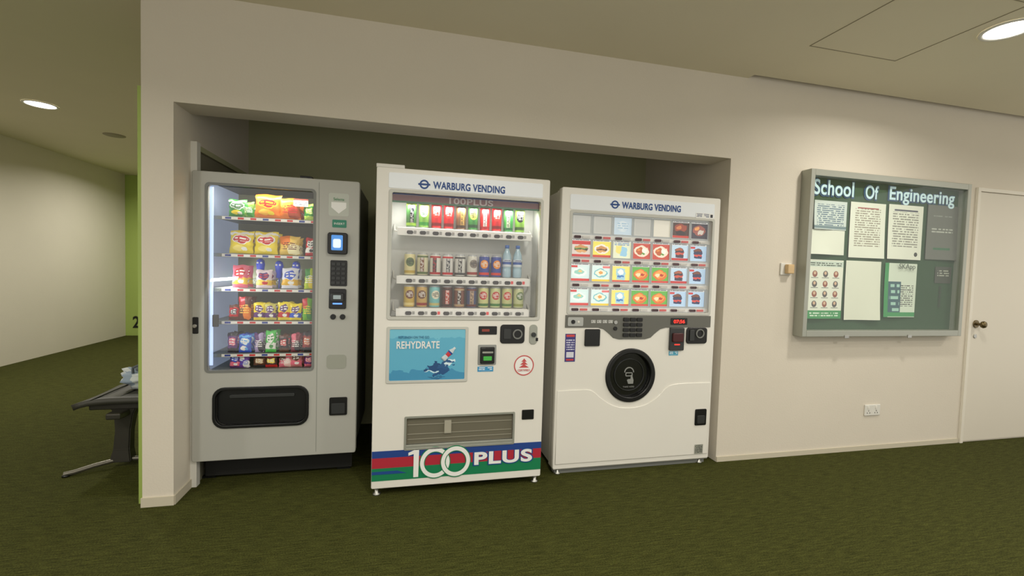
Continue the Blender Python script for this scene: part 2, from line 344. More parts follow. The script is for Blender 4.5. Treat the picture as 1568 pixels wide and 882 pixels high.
for s in range(5):
    for p in (362,380,398,416,434,452,470): coil(px(p),SZ[s]-.004,.026,g)
M_toy=mat('toy_blue',(50,80,215),.35)
for p,z in ((393,1.235),(422,1.225),(449,1.225)):
    x=px(p); lathe('novelty_pack',[(.014,0),(.018,.006),(.016,.03),(.021,.045),(.024,.075),(.02,.098),(.008,.108)],x,.33,z-.01,M_toy,g,16)
    for s in (-1,1): lathe('novelty_eye',[(.001,-.006),(.006,-.003),(.006,.003),(.001,.006)],x+s*.010,.308,z+.072,M_wtext,g,10)
    box('novelty_stick',x-.003,x+.003,.327,.333,1.15,z-.01,M_toy,g)
sheet('promo_card',px(447),px(470),1.655,1.70,.27,painted('promo_card',(235,230,215),[('l',.5,.5,.42,.36,(60,60,90),6),('r',.5,.9,.5,.1,(200,60,50))],.5,emit=.1),g)
box('lamp_tube',wx0-.004,wx0+.012,yf+.062,yf+.07,.70,1.735,mat('snack_tube',(190,212,255),.4,emit=.9),g)
def area(name,loc,rot,sx,sy,pw,col,parent):
    la=bpy.data.lights.new(name,'AREA'); la.shape='RECTANGLE'; la.size=sx; la.size_y=sy; la.energy=pw; la.color=col
    o=bpy.data.objects.new(name,la); o.location=loc; o.rotation_euler=rot; link(o,parent)
area('lamp_top',(-.81,yf+.062,1.745),(math.radians(22),0,0),.5,.02,1.7,(1,.97,.88),g)
area('lamp_side',(wx0+.016,yf+.075,1.2),(0,math.radians(-70),0),.02,.95,3.0,(.9,.95,1),g)

# ------------------------------------------------------------ DRINKS MACHINE
g=group('drinks_vending_machine',(.335,.3,0))
yf=-.10; X0,X1,Z0,Z1=-.165,.836,.035,1.857
wx0,wx1,wz0,wz1=-.086,.786,1.022,1.728
plate('door',rr(X0,X1,.045,Z1,.01,3),[rr(wx0,wx1,wz0,wz1,.012),rr(.021,.653,.268,.447,.008)],yf,.06,M_white,g,.004)
box('cabinet_left',X0+.008,X0+.04,yf+.061,.72,.05,Z1-.01,M_white,g)
box('cabinet_right',X1-.04,X1-.008,yf+.061,.72,.05,Z1-.01,M_white,g)
box('cabinet_top',X0+.04,X1-.04,yf+.061,.72,Z1-.05,Z1-.01,M_white,g)
box('cabinet_back',X0+.04,X1-.04,.16,.72,.05,Z1-.05,M_white,g)
box('cabinet_mid',X0+.04,X1-.04,yf+.061,.16,.45,.99,M_white,g)
box('cabinet_low',X0+.04,X1-.04,yf+.061,.16,.05,.26,M_white,g)
box('hinge_cap',X0-.002,X0+.15,yf-.002,yf+.1,Z1-.003,Z1+.018,M_whitep,g,.004)
plate('window_frame',rr(wx0-.012,wx1+.012,wz0-.012,wz1+.012,.016),[rr(wx0+.006,wx1-.006,wz0+.006,wz1-.006,.01)],yf-.006,.014,mat('frame_pale_grey',(198,198,190),.4),g,.002)
plate('window_glass',rr(wx0,wx1,wz0,wz1,.01),[],yf+.02,.004,M_glass,g)
plate('header_panel',rr(-.10,.79,1.745,1.83,.008),[],yf-.004,.004,mat('lit_header',(226,230,232),.35,emit=.12),g,.001)
text('header_text','WARBURG VENDING',.142,.558,1.776,.042,yf-.006,M_blue,g,.031,sp=1.06)
plate('logo_ring',circ(.093,1.776,.026),[circ(.093,1.776,.017)],yf-.006,.001,M_blue,g)
plate('logo_bar',rr(.06,.126,1.771,1.781),[],yf-.007,.001,M_blue,g)
M_intw=mat('white_interior',(205,206,200),.5)
box('display_back',wx0-.02,wx1+.02,.10,.115,1.0,1.76,M_intw,g)
box('display_left',wx0-.02,wx0-.005,yf+.061,.10,1.0,1.76,M_intw,g)
box('display_right',wx1+.005,wx1+.02,yf+.061,.10,1.0,1.76,M_intw,g)
box('display_floor',wx0,wx1,yf+.061,.10,.995,1.012,M_intw,g)
sheet('display_top_banner',-.08,.79,1.675,1.728,-.045,painted('banner_strip',(104,58,62),[('R',.5,.1,.6,.1,(40,100,70)),('R',.5,.92,.6,.08,(45,60,110))],.5,emit=.12),g)
text('display_top_banner_text','100PLUS',.24,.50,1.702,.036,-.048,mat('banner_text',(176,166,166),.5),g,.02,sp=1.05)
area('lamp_top',(.35,yf+.075,1.665),(math.radians(30),0,0),.8,.02,3.4,(1,.98,.94),g)
def can_prof(h,r): return [(r*.78,0),(r*.92,.003),(r,.010),(r,h-.014),(r*.95,h-.008),(r*.80,h-.002),(r*.84,h),(r*.78,h),(r*.76,h-.003)]
cmx={}
def canmat(bg,a,b,c,kind):
    k=(bg,a,b,c,kind)
    if k in cmx: return cmx[k]
    if kind==0: sh=[('e',.5,.6,.13,.2,a),('l',.5,.6,.1,.12,b,16),('r',.5,.16,.6,.06,c)]
    elif kind==1: sh=[('r',.5,.5,.06,.36,a),('l',.5,.5,.045,.32,b,18),('r',.5,.12,.6,.05,c),('r',.5,.86,.6,.04,c)]
    else: sh=[('r',.5,.72,.6,.16,a),('e',.5,.42,.14,.17,c),('l',.5,.42,.1,.1,b,16),('r',.5,.14,.6,.04,a)]
    sh+= [('r',.5,.985,.7,.03,(175,178,180)),('r',.5,.01,.7,.02,(150,152,152))]
    m=painted('can_print_%d'%(len(cmx)+1),bg,sh,.3,metal=.15,emit=.05); cmx[k]=m; return m
rows=[
 (1.540,.158,.0295,.027,.0727,[((60,110,50),DK,WH,(150,190,60),1),((120,170,70),(220,225,215),GR,GR,0),((190,24,30),(225,60,50),WH,(120,10,15),0),((190,24,30),(225,60,50),WH,(120,10,15),0),((110,80,50),(200,160,80),DK,(60,40,30),1),((60,130,60),(200,200,90),DK,(30,70,40),0),((190,24,30),WH,(120,10,15),(150,15,20),1),((190,24,30),(225,60,50),WH,(120,10,15),0),((60,150,70),(210,225,190),DK,(30,100,50),1),((130,180,60),DK,WH,(60,90,40),0)]),
 (1.262,.132,.0320,.024,.0738,[((214,204,150),(90,110,60),DK,(190,160,60),0),((205,200,165),(120,70,40),WH,(90,110,60),1),((214,212,200),(50,48,50),RD,(180,40,40),1),((214,212,206),(70,70,75),WH,RD,1),((208,208,200),(60,58,56),WH,(60,60,60),1),((210,208,196),(130,120,110),DK,(160,60,50),0),((50,70,150),(230,140,40),WH,(220,60,40),0),((50,70,150),(230,140,40),WH,(220,60,40),0)]),
 (1.074,.130,.0320,.024,.0738,[((200,170,70),(110,60,40),WH,(230,210,140),0),((196,160,90),(110,70,40),WH,(150,30,30),0),((120,190,190),(220,215,190),DK,(200,190,120),0),((92,44,34),(180,60,40),WH,(60,30,25),1),((120,70,50),(60,35,25),WH,(180,150,110),1),((60,70,110),(180,150,120),DK,(100,40,30),1),((206,204,140),(190,50,40),WH,(70,120,60),0),((200,206,150),(190,60,50),WH,(70,130,60),0),((200,200,140),(200,70,50),WH,(90,130,60),0),((196,200,150),(90,120,60),WH,(150,160,80),0)]),
]
M_btn=mat('button_dark',(40,36,36),.3)
for ri,(z,h,r,x0,dx,cans) in enumerate(rows):
    box('shelf_%d'%(ri+1),-.035,.735,-.035,.095,z-.01,z-.001,M_whitep,g)
    box('button_rail_%d'%(ri+1),-.05,.745,-.045,-.03,z-.05,z-.004,mat('rail_white',(225,224,218),.4,emit=.1),g,.003)
    for e in (-1,1):
        xx=-.035 if e<0 else .735
        tube('shelf_bracket',[(xx,-.03,z-.03),(xx+e*.03,.02,z-.02),(xx+e*.035,.1,z+.02)],.005,M_whitep,g)
    for i in range(10):
        xx=.027+i*.0727
        plate('select_button',rr(xx-.024,xx+.012,z-.041,z-.02,.0095),[],-.052,.008,M_btn,g,.002)
        plate('select_price',rr(xx+.015,xx+.03,z-.038,z-.02,.002),[],-.047,.002,mat('price_red',(200,60,60),.4,emit=.3) if (ri==1 and i>7) or (ri==2 and i%4==2) else mat('price_grey',(160,160,156),.4),g)
    for i,c in enumerate(cans):
        lathe('drink_can',can_prof(h,r),x0+i*dx,.01,z,canmat(*c),g,22,random.uniform(-.2,.2))
M_bot=mat('bottle_clear_blue',(170,200,215),.12,coat=.5)
for x in (.607,.675):
    lathe('water_bottle',[(.022,0),(.028,.006),(.028,.05),(.025,.055),(.028,.06),(.028,.12),(.024,.145),(.012,.172),(.0115,.182)],x,.01,1.262,M_bot,g,20)
    lathe('bottle_label',[(.0285,.066),(.0287,.07),(.0287,.108),(.0285,.112)],x,.01,1.262,painted('bottle_label',(215,225,232),[('r',.5,.5,.7,.16,(50,90,170)),('l',.5,.8,.2,.16,(60,60,120),5)],.3),g,20)
    lathe('bottle_cap',[(.0135,.18),(.0135,.197),(.012,.2)],x,.01,1.262,mat('cap_blue',(60,110,190),.35),g,16)
plate('poster_frame',rr(-.096,.366,.648,.972,.01),[rr(-.078,.348,.664,.956,.006)],yf-.005,.005,mat('frame_pale_grey',(198,198,190),.4),g,.002)
sheet('poster',-.08,.35,.662,.958,yf-.002,painted('drink_poster',(92,170,198),[('r',.5,.93,.6,.10,(112,186,208)),('e',.5,.05,.8,.16,(66,142,180)),('e',.60,.24,.13,.08,(34,74,120)),('e',.74,.28,.07,.10,(40,86,134)),('e',.66,.16,.1,.05,(36,80,128)),('e',.56,.17,.09,.03,(190,220,230)),('e',.80,.36,.06,.04,(210,230,236)),('e',.62,.06,.12,.03,(50,110,150))],.4,emit=.08,noise=9,amp=.3),g)
text('poster_title','REHYDRATE',-.04,.20,.868,.042,yf-.006,M_wtext,g,.02,sp=1.04)
text('poster_subtitle','REPLENISH ON THE GO',-.03,.14,.912,.014,yf-.006,mat('poster_sub',(50,110,150),.5),g)
b=lathe('poster_bottle_art',[(.014,0),(.016,.01),(.012,.04),(.016,.065),(.007,.088),(.007,.10)],0,0,0,painted('bottle_art',(206,216,220),[('r',.5,.45,.7,.12,(200,50,60)),('r',.5,.6,.7,.05,(40,70,150))],.4),g,14)
b.data.transform(Matrix.Translation((.22,yf-.0055,.78))@Matrix.Diagonal((1,.12,1,1))@Matrix.Rotation(math.radians(45),4,'Y'))
plate('coin_display',rr(.425,.535,.925,.975,.005),[],yf-.003,.003,M_black,g)
plate('coin_display_digits',rr(.445,.49,.943,.958,.002),[],yf-.004,.001,mat('digits_dim',(120,50,40),.4,emit=.4),g)
plate('coin_slot_panel',rr(.555,.705,.872,.985,.02),[],yf-.008,.008,M_black,g,.003)
plate('coin_slot_ring',circ(.66,.928,.03),[circ(.66,.928,.022)],yf-.014,.008,M_grey,g,.001)
plate('coin_slot_plate',rr(.575,.62,.90,.96,.004),[],yf-.012,.005,M_dgrey,g,.001)
plate('return_lever_plate',rr(.735,.785,.865,.985,.022),[],yf-.006,.006,M_alu,g,.002)
ycyl('return_lever',.76,.925,.014,yf-.02,yf-.006,M_dgrey,g,24,.002)
plate('lock_escutcheon',rr(.775,.79,.885,.905,.002),[],yf-.006,.002,M_black,g)
plate('bill_reader_plate',rr(.425,.535,.745,.865,.006),[],yf-.004,.004,mat('plate_grey',(150,152,148),.4),g,.001)
plate('bill_reader_body',rr(.438,.522,.755,.852,.006),[],yf-.022,.02,M_black,g,.004)
plate('bill_reader_green',rr(.455,.505,.775,.80,.003),[],yf-.024,.002,mat('reader_green',(60,150,60),.3,emit=.4),g)
plate('bill_reader_slot',rr(.448,.512,.818,.828,.002),[],yf-.024,.002,M_alu,g)
sheet('pay_sticker',.425,.52,.705,.735,yf-.002,painted('pay_sticker',(60,150,200),[('l',.5,.5,.42,.35,(235,240,244),3)],.5),g)
plate('certified_badge',circ(.708,.737,.062),[circ(.708,.737,.056)],yf-.002,.001,mat('badge_red',(200,80,80),.5),g)
plate('certified_badge_back',circ(.708,.737,.055),[],yf-.001,.001,M_wtext,g)
for k in range(3): plate('badge_tower_%d'%k,[(.676+k*.008,.724+k*.018),(.740-k*.008,.724+k*.018),(.708,.744+k*.018)],[],yf-.0025-.0003*k,.0005,mat('badge_red',(200,80,80),.5),g)
text('badge_text','CERTIFIED',.67,.746,.708,.012,yf-.003,M_red,g)
plate('key_lock_frame',rr(.705,.78,.405,.465,.005),[],yf-.004,.004,M_black,g,.001)
box('pickup_recess_back',.01,.665,.02,.04,.24,.46,mat('recess_dark',(120,116,102),.4),g)
box('pickup_recess_floor',.01,.665,yf+.05,.02,.258,.27,M_grey,g)
plate('pickup_flap',rr(.024,.65,.29,.444,.006),[],yf+.012,.006,mat('smoky_flap',(112,108,94),.15,coat=.3),g)
for z in (.315,.345,.40): box('pickup_flap_rib',.03,.645,yf+.009,yf+.0125,z,z+.004,mat('flap_rib',(150,146,130),.3),g)
plate('pickup_sill',rr(.021,.653,.266,.288,.003),[],yf-.004,.02,M_alu,g,.002)
plate('pickup_frame',rr(.012,.662,.258,.456,.008),[rr(.024,.65,.27,.444,.006)],yf-.005,.006,M_alu,g,.001)
box('pickup_hinge',.24,.28,yf+.002,yf+.012,.345,.42,mat('hinge_clear',(170,166,150),.3),g)
for n_,a,b_,m in (('livery_blue',.222,.262,mat('livery_blue',(40,70,140),.35)),('livery_red',.163,.222,mat('livery_red',(178,46,62),.35)),('livery_green',.09,.163,mat('livery_green',(30,128,84),.35))):
    plate(n_,rr(X0+.002,X1-.002,a,b_),[],yf-.0015,.0015,m,g)
plate('livery_swoosh',[(X0+.002,.128),(.03,.128),(-.02,.145),(X0+.002,.145)],[],yf-.003,.001,M_blue,g)
plate('livery_one',[(.068,.100),(.096,.100),(.098,.262),(.078,.262),(.038,.245),(.038,.228),(.068,.236)],[],yf-.005,.001,M_wtext,g)
def ell(cx,cz,a,b_,n=48): return [(cx+a*math.cos(2*math.pi*k/n),cz+b_*math.sin(2*math.pi*k/n)) for k in range(n)]
for i,cx in enumerate((.19,.31)):
    plate('livery_zero_edge',ell(cx,.178,.090,.095),[ell(cx,.178,.058,.060)],yf-.0045-i*.0012,.0008,mat('livery_green',(30,128,84),.35),g)
    plate('livery_zero',ell(cx,.178,.085,.089),[ell(cx,.178,.063,.065)],yf-.005-i*.0012,.001,M_wtext,g)
text('livery_text_plus_edge','PLUS',.412,.785,.185,.092,yf-.004,M_blue,g,.07,sp=1.1)
text('livery_text_plus','PLUS',.42,.777,.185,.078,yf-.006,M_wtext,g,.035,sp=1.1)
box('kick_strip',X0+.005,X1-.005,yf+.002,yf+.05,.045,.09,M_white,g,.003)
for x in (X0+.03,X1-.03):
    for y in (yf+.03,.66):
        lathe('foot',[(.022,0),(.022,.008),(.012,.014),(.012,.05)],x,y,0,M_steel,g,16)

# ------------------------------------------------------------ MEAL MACHINE
g=group('hot_meal_vending_machine',(1.52,.4,0))
yf=-.01; X0,X1,Z0,Z1=.945,2.093,.02,1.842
wx0,wx1,wz0,wz1=1.014,2.04,1.05,1.69
pc=(1.466,.637)
plate('door',rr(X0,X1,.035,Z1,.012,3),[rr(wx0,wx1,wz0,wz1,.012),circ(pc[0],pc[1],.150)],yf,.06,M_white,g,.005)
box('cabinet',X0+.02,X1-.01,yf+.10,.80,.03,Z1-.01,M_white,g)
for n_,a in (('side_l',(X0+.008,X0+.05)),('side_r',(X1-.05,X1-.008))): box(n_,a[0],a[1],yf+.061,yf+.11,.03,Z1-.01,M_white,g)
box('cabinet_cap',X0+.05,X1-.05,yf+.061,yf+.1,Z1-.06,Z1-.01,M_white,g)
plate('window_frame',rr(wx0-.012,wx1+.012,wz0-.012,wz1+.012,.016),[rr(wx0+.006,wx1-.006,wz0+.006,wz1-.006,.01)],yf-.005,.012,mat('frame_pale_grey',(198,198,190),.4),g,.002)
plate('window_glass',rr(wx0,wx1,wz0,wz1,.01),[],yf+.012,.003,M_glass,g)
plate('header_panel',rr(1.0,2.045,1.705,1.80,.008),[],yf-.003,.003,mat('lit_header2',(222,226,228),.35,emit=.12),g,.001)
text('header_text','WARBURG VENDING',1.354,1.784,1.752,.044,yf-.005,M_blue,g,.031,sp=1.06)
plate('logo_ring',circ(1.305,1.752,.026),[circ(1.305,1.752,.017)],yf-.005,.001,M_blue,g)
plate('logo_bar',rr(1.272,1.338,1.747,1.757),[],yf-.006,.001,M_blue,g)
sheet('header_sticker',1.90,2.035,1.70,1.735,yf-.005,painted('hdr_sticker',(236,236,232),[('l',.4,.5,.36,.36,(70,80,120),4),('r',.9,.5,.07,.3,(50,50,60))],.5),g)
box('menu_back',wx0-.01,wx1+.01,yf+.045,yf+.055,wz0-.01,wz1+.01,mat('menu_back_white',(215,218,216),.5,emit=.22),g)
def food(n,bg,sh): return painted('menu_'+n,bg,sh+[('R',.5,.95,.5,.05,(232,232,226)),('l',.5,.95,.42,.04,(70,70,90),14)],.4,emit=.45,noise=5,amp=.2)
P={
'e1':painted('menu_blank_grey',(188,190,184),[('R',.5,.5,.42,.44,(200,200,194)),('R',.5,.5,.39,.41,(190,191,186))],.4,emit=.3),
'e2':painted('menu_blank_blue',(186,204,216),[('e',.5,.5,.3,.3,(204,216,222)),('l',.5,.5,.3,.2,(150,180,200),8)],.4,emit=.45),
'e3':painted('menu_blank_cream',(214,210,192),[('R',.5,.5,.42,.44,(222,218,204))],.4,emit=.35),
'd1':food('dark_plate',(70,44,40),[('e',.5,.6,.36,.24,(150,60,40)),('e',.4,.6,.14,.1,(200,120,70)),('e',.5,.3,.3,.14,(40,30,36)),('R',.5,.08,.5,.08,(190,60,50))]),
'd2':food('dark_mix',(56,50,64),[('e',.5,.5,.38,.3,(150,80,70)),('e',.6,.4,.16,.14,(200,190,180)),('e',.36,.6,.12,.1,(220,150,80))]),
'b1':food('burger_red',(216,204,196),[('R',.5,.80,.5,.10,(196,40,40)),('e',.5,.54,.34,.12,(200,140,80)),('r',.5,.42,.34,.05,(70,40,34)),('r',.5,.48,.36,.025,(90,150,60)),('e',.5,.34,.32,.08,(214,160,96)),('R',.5,.08,.5,.08,(196,40,40))]),
'b2':food('burger_yellow',(236,222,90),[('e',.5,.48,.40,.26,(236,232,222)),('e',.5,.54,.28,.1,(200,140,80)),('r',.5,.44,.28,.04,(90,50,34)),('e',.5,.37,.26,.06,(214,160,96)),('R',.5,.08,.5,.08,(200,60,40))]),
'c1':food('carton_cream',(226,232,200),[('r',.6,.4,.18,.26,(150,200,226)),('r',.32,.5,.14,.22,(236,220,120)),('l',.5,.8,.4,.08,(60,110,180),12)]),
'r1':food('rice_red',(196,70,54),[('e',.5,.46,.42,.32,(236,222,200)),('e',.42,.46,.22,.2,(190,90,40)),('e',.66,.5,.14,.16,(244,240,230)),('e',.6,.32,.1,.06,(90,150,60)),('e',.36,.54,.08,.06,(226,140,60))]),
'k1':food('cup_dark_red',(190,214,232),[('r',.5,.40,.24,.22,(52,46,66)),('r',.5,.42,.24,.06,(206,80,60)),('e',.5,.64,.27,.10,(60,40,44)),('e',.5,.65,.22,.07,(170,90,60)),('R',.5,.08,.5,.08,(190,50,50))]),
'k2':food('cup_dark_blue',(176,204,230),[('r',.5,.40,.24,.22,(36,44,84)),('r',.5,.36,.24,.05,(210,70,60)),('e',.5,.64,.27,.10,(40,40,60)),('e',.5,.65,.22,.07,(120,64,50)),('R',.16,.8,.16,.06,(200,60,60))]),
'w1':food('soup_white',(214,236,234),[('R',.5,.08,.5,.08,(206,60,56)),('e',.45,.50,.36,.22,(244,246,244)),('e',.45,.52,.26,.13,(150,206,190)),('e',.5,.54,.1,.06,(240,200,120)),('R',.18,.82,.18,.06,(206,60,60))]),
'w2':food('soup_cyan',(218,238,236),[('e',.5,.48,.36,.24,(120,190,200)),('e',.5,.5,.28,.16,(244,240,216)),('e',.5,.5,.12,.08,(226,160,80)),('R',.5,.07,.5,.07,(236,200,60)),('R',.8,.82,.2,.06,(230,120,120))]),
'y1':food('pouch_yellow',(240,228,120),[('r',.5,.46,.24,.32,(160,206,226)),('e',.5,.56,.16,.14,(240,244,244)),('r',.5,.34,.18,.05,(60,120,190)),('R',.5,.06,.5,.06,(206,70,60))]),
'g1':food('curry_green',(96,176,70),[('e',.5,.46,.40,.30,(220,110,40)),('e',.5,.5,.30,.20,(244,160,70)),('e',.38,.46,.12,.1,(250,224,180)),('e',.6,.46,.12,.08,(180,50,30)),('R',.5,.07,.5,.07,(206,60,50))]),
}
lay=[['e1','e1','e2','e1','e3','d1','d2'],['b1','b2','c1','r1','r1','k1','k2'],['w1','w2','y1','g1','g1','k1','k2'],['w1','w2','y1','g1','g1','k2','k2']]
zc=[1.615,1.462,1.306,1.148]
for r,row in enumerate(lay):
    for c,k in enumerate(row):
        x0=1.030+c*.1432
        sheet('menu_card',x0,x0+.132,zc[r]-.055,zc[r]+.062,yf+.030,P[k],g)
        plate('menu_card_holder',rr(x0-.004,x0+.136,zc[r]-.060,zc[r]+.066,.004),[rr(x0+.003,x0+.129,zc[r]-.052,zc[r]+.059,.003)],yf+.024,.004,mat('holder_clear_grey',(190,196,198),.3),g)
        plate('select_button',rr(x0+.012,x0+.058,zc[r]-.087,zc[r]-.070,.006),[],yf+.012,.014,mat('btn_mauve',(96,70,76),.3),g,.002)
        plate('select_lamp',rr(x0+.07,x0+.12,zc[r]-.085,zc[r]-.072,.002),[],yf+.016,.006,mat('btn_red',(196,70,66),.4,emit=.2) if (c+r)%2 else mat('btn_white',(214,212,206),.4),g)
    box('menu_rail',wx0,wx1,yf+.026,yf+.045,zc[r]-.090,zc[r]-.064,mat('rail_white',(225,224,218),.4,emit=.1),g)
band=[(.995,1.035),(.995,.955),(1.22,.955),(1.26,.945),(1.30,.915),(1.33,.888),(1.37,.878),(1.56,.878),(1.60,.888),(1.63,.915),(1.67,.945),(1.71,.955),(2.055,.958),(2.055,1.035)]
plate('control_band',band,[],yf-.006,.006,mat('band_grey',(104,104,97),.4,metal=.1),g,.001)
for r in range(4):
    for c in range(3): plate('keypad_key',rr(1.395+c*.048,1.436+c*.048,.895+r*.034,.919+r*.034,.005),[],yf-.016,.01,M_black,g,.002)
plate('round_button',circ(1.34,.99,.013,20),[],yf-.014,.008,M_steel,g,.001)
plate('round_button_dark',circ(1.34,.95,.013,20),[],yf-.014,.008,M_black,g,.001)
plate('status_display',rr(1.745,1.87,.975,1.02,.004),[],yf-.009,.003,M_black,g)
text('status_digits','07:56',1.765,1.85,.997,.024,yf-.011,mat('digits_red',(255,50,40),.4,emit=1.6),g,.02)
plate('note_reader',rr(1.74,1.85,.80,.955,.008),[],yf-.016,.016,M_dgrey,g,.004)
plate('note_reader_mouth',rr(1.755,1.835,.86,.92,.008),[],yf-.03,.016,mat('reader_maroon',(70,20,22),.4),g,.004)
plate('note_reader_led',rr(1.775,1.815,.838,.845,.002),[],yf-.018,.003,mat('digits_red',(255,50,40),.4,emit=1.6),g)
sheet('note_reader_sticker',1.745,1.815,.765,.795,yf-.002,painted('pay_sticker2',(70,160,190),[('l',.5,.5,.42,.35,(235,240,244),3)],.5),g)
plate('coin_panel',rr(1.87,2.03,.845,.955,.02),[],yf-.01,.01,M_black,g,.003)
plate('coin_ring',circ(1.97,.915,.032),[circ(1.97,.915,.024)],yf-.018,.009,M_grey,g,.001)
plate('coin_lever',rr(1.89,1.925,.865,.94,.006),[],yf-.018,.01,M_dgrey,g,.002)
plate('camera_plate',rr(1.01,1.115,.965,1.022,.008),[],yf-.01,.005,mat('plate_pale',(176,178,174),.35),g,.001)
ycyl('camera_eye',1.045,.993,.013,yf-.016,yf-.01,M_black,g,20)
ycyl('camera_led',1.082,.993,.007,yf-.013,yf-.01,M_white,g,16)
plate('smart_sensor_box',rr(1.13,1.235,.835,.945,.008),[],yf-.012,.012,M_black,g,.003)
for i in range(4): sheet('band_label',1.17+i*.04,1.20+i*.04,.985,1.005,yf-.008,painted('tiny_label',(205,205,200),[('l',.5,.5,.4,.4,(90,90,90),3)],.5),g)
sheet('side_sticker',1.0,1.07,.735,.915,yf-.002,painted('side_sticker',(60,56,124),[('R',.5,.93,.4,.04,(210,70,70)),('l',.5,.62,.4,.2,(215,215,230),12),('R',.5,.25,.36,.1,(214,216,226)),('R',.5,.07,.36,.03,(200,60,60))],.5),g)
plate('porthole_ring',circ(pc[0],pc[1],.180,56),[circ(pc[0],pc[1],.146,56)],yf-.012,.03,M_black,g,.006)
plate('porthole_glass',circ(pc[0],pc[1],.150,48),[],yf+.02,.01,mat('porthole_black',(24,25,25),.12,coat=.5),g)
plate('porthole_inner_ring',circ(pc[0],pc[1],.108,48),[circ(pc[0],pc[1],.104,48)],yf+.012,.008,M_dgrey,g,.001)
M_pic=mat('pictogram_pale',(140,142,138),.4)
plate('pictogram_arc',[(pc[0]+.036*math.cos(t),.652+.036*math.sin(t)) for t in [k*math.pi/12 for k in range(13)]]+[(pc[0]+.029*math.cos(t),.652+.029*math.sin(t)) for t in [math.pi-k*math.pi/12 for k in range(13)]],[],yf+.016,.003,M_pic,g)
plate('pictogram_tray',rr(1.440,1.492,.625,.652,.008),[rr(1.446,1.486,.631,.646,.004)],yf+.016,.003,M_pic,g)
plate('pictogram_hand',[(1.462,.575),(1.498,.575),(1.500,.60),(1.488,.635),(1.481,.635),(1.478,.607),(1.462,.607),(1.452,.60)],[],yf+.0155,.003,M_pic,g)
text('pictogram_text','TAKE HERE',1.425,1.507,.555,.010,yf+.017,M_pic,g)
def cat(pts,n=8):
    out=[]
    for i in range(len(pts)-1):
        p0=pts[max(i-1,0)];p1=pts[i];p2=pts[i+1];p3=pts[min(i+2,len(pts)-1)]
        for k in range(n):
            t=k/n; out.append(tuple(.5*((2*p1[d])+(-p0[d]+p2[d])*t+(2*p0[d]-5*p1[d]+4*p2[d]-p3[d])*t*t+(-p0[d]+3*p1[d]-3*p2[d]+p3[d])*t**3) for d in (0,1)))
    out.append(pts[-1]); return out
cur=cat([(.96,.548),(1.10,.552),(1.19,.545),(1.27,.485),(1.36,.435),(1.466,.42),(1.58,.435),(1.67,.485),(1.75,.555),(1.86,.572),(2.078,.572)])
plate('lower_panel',[(.96,.07),(2.078,.07)]+cur[::-1],[],yf-.006,.007,M_white,g,.003)
plate('key_lock_frame',rr(1.965,2.055,.275,.39,.01),[],yf-.012,.006,M_black,g,.003)
plate('key_lock_inner',rr(1.98,2.04,.29,.345,.008),[],yf-.016,.005,M_dgrey,g,.002)
sheet('rating_plate',1.975,2.04,.075,.14,yf-.009,painted('rating_plate',(150,152,140),[('l',.5,.5,.42,.42,(50,50,50),8)],.4),g)
box('kick_base',X0+.02,X1-.02,yf+.02,yf+.08,.0,.04,M_grey,g)
box('base_trim',X0+.004,X1-.004,yf+.004,yf+.06,.03,.048,mat('base_trim_grey',(150,150,140),.4),g,.003)
for x in (X0+.04,X1-.06): lathe('foot',[(.02,0),(.02,.008),(.011,.012),(.011,.04)],x,yf+.02,0,M_steel,g,16)

# ------------------------------------------------------------ NOTICE BOARD
g=group('notice_board',(3.52,-.04,1.49))
bx0,bx1,bz0,bz1=2.757,4.285,.898,2.088
for n_,a in (('frame_left',(bx0,bx0+.035,bz0,bz1)),('frame_right',(bx1-.035,bx1,bz0,bz1)),('frame_top',(bx0+.035,bx1-.035,bz1-.045,bz1)),('frame_bottom',(bx0+.035,bx1-.035,bz0,bz0+.045))):
    box(n_,a[0],a[1],-.085,-.001,a[2],a[3],M_alu,g,.003)
M_felt=mat('green_felt',(56,84,60),.9,bump=.15,bscale=500)
box('felt_backing',bx0+.035,bx1-.035,-.022,-.001,bz0+.045,bz1-.045,M_felt,g)
plate('sliding_glass',rr(bx0+.03,bx1-.03,bz0+.04,bz1-.04),[],-.07,.004,glass('board_glass',(.98,1,.98),.05),g)
for x in (3.15,3.75): box('latch',x-.02,x+.02,-.09,-.084,bz0-.012,bz0+.012,M_steel,g,.002)
k=1.02
def K(x,z): return x*k,1.315+(z-1.315)*k
def paper(n,x0,x1,z0,z1,bg,sh,curl=.012):
    a,b_=K(x0,z0); c,d=K(x1,z1)
    sheet(n,a,c,b_,d,-.030,painted(n,bg,sh,.6),g,curl)
PW=(238,236,226)
paper('notice_1a',2.80,3.087,1.668,1.872,(216,222,222),[('l',.5,.5,.42,.38,(90,116,140),14),('r',.5,.08,.5,.05,(120,140,150))])
paper('notice_1b',2.775,3.08,1.490,1.665,PW,[],.02)
paper('notice_2',3.12,3.445,1.478,1.880,PW,[('l',.5,.55,.36,.34,(160,150,136),24),('r',.5,.9,.3,.01,(170,80,80))])
paper('notice_3',3.475,3.81,1.480,1.885,PW,[('l',.5,.55,.38,.32,(150,146,138),22),('r',.5,.9,.34,.015,(80,80,100)),('e',.85,.1,.05,.04,(60,60,60))])
paper('notice_4',3.855,4.165,1.490,1.905,(112,112,108),[('l',.5,.55,.34,.05,(190,190,184),20),('r',.5,.2,.26,.02,(60,110,80)),('l',.5,.8,.3,.03,(150,150,146),24)])
fs=[('r',.5,.93,.5,.05,(214,222,214)),('l',.5,.93,.45,.03,(40,60,50),30)]
for r in range(4):
    for c in range(3): fs+= [('e',.2+c*.3,.76-r*.17,.07,.055,(90,80,84) if (r+c)%2 else (150,80,70)),('e',.2+c*.3,.775-r*.17,.035,.028,(226,186,160)),('r',.2+c*.3,.695-r*.17,.1,.006,(130,130,130))]
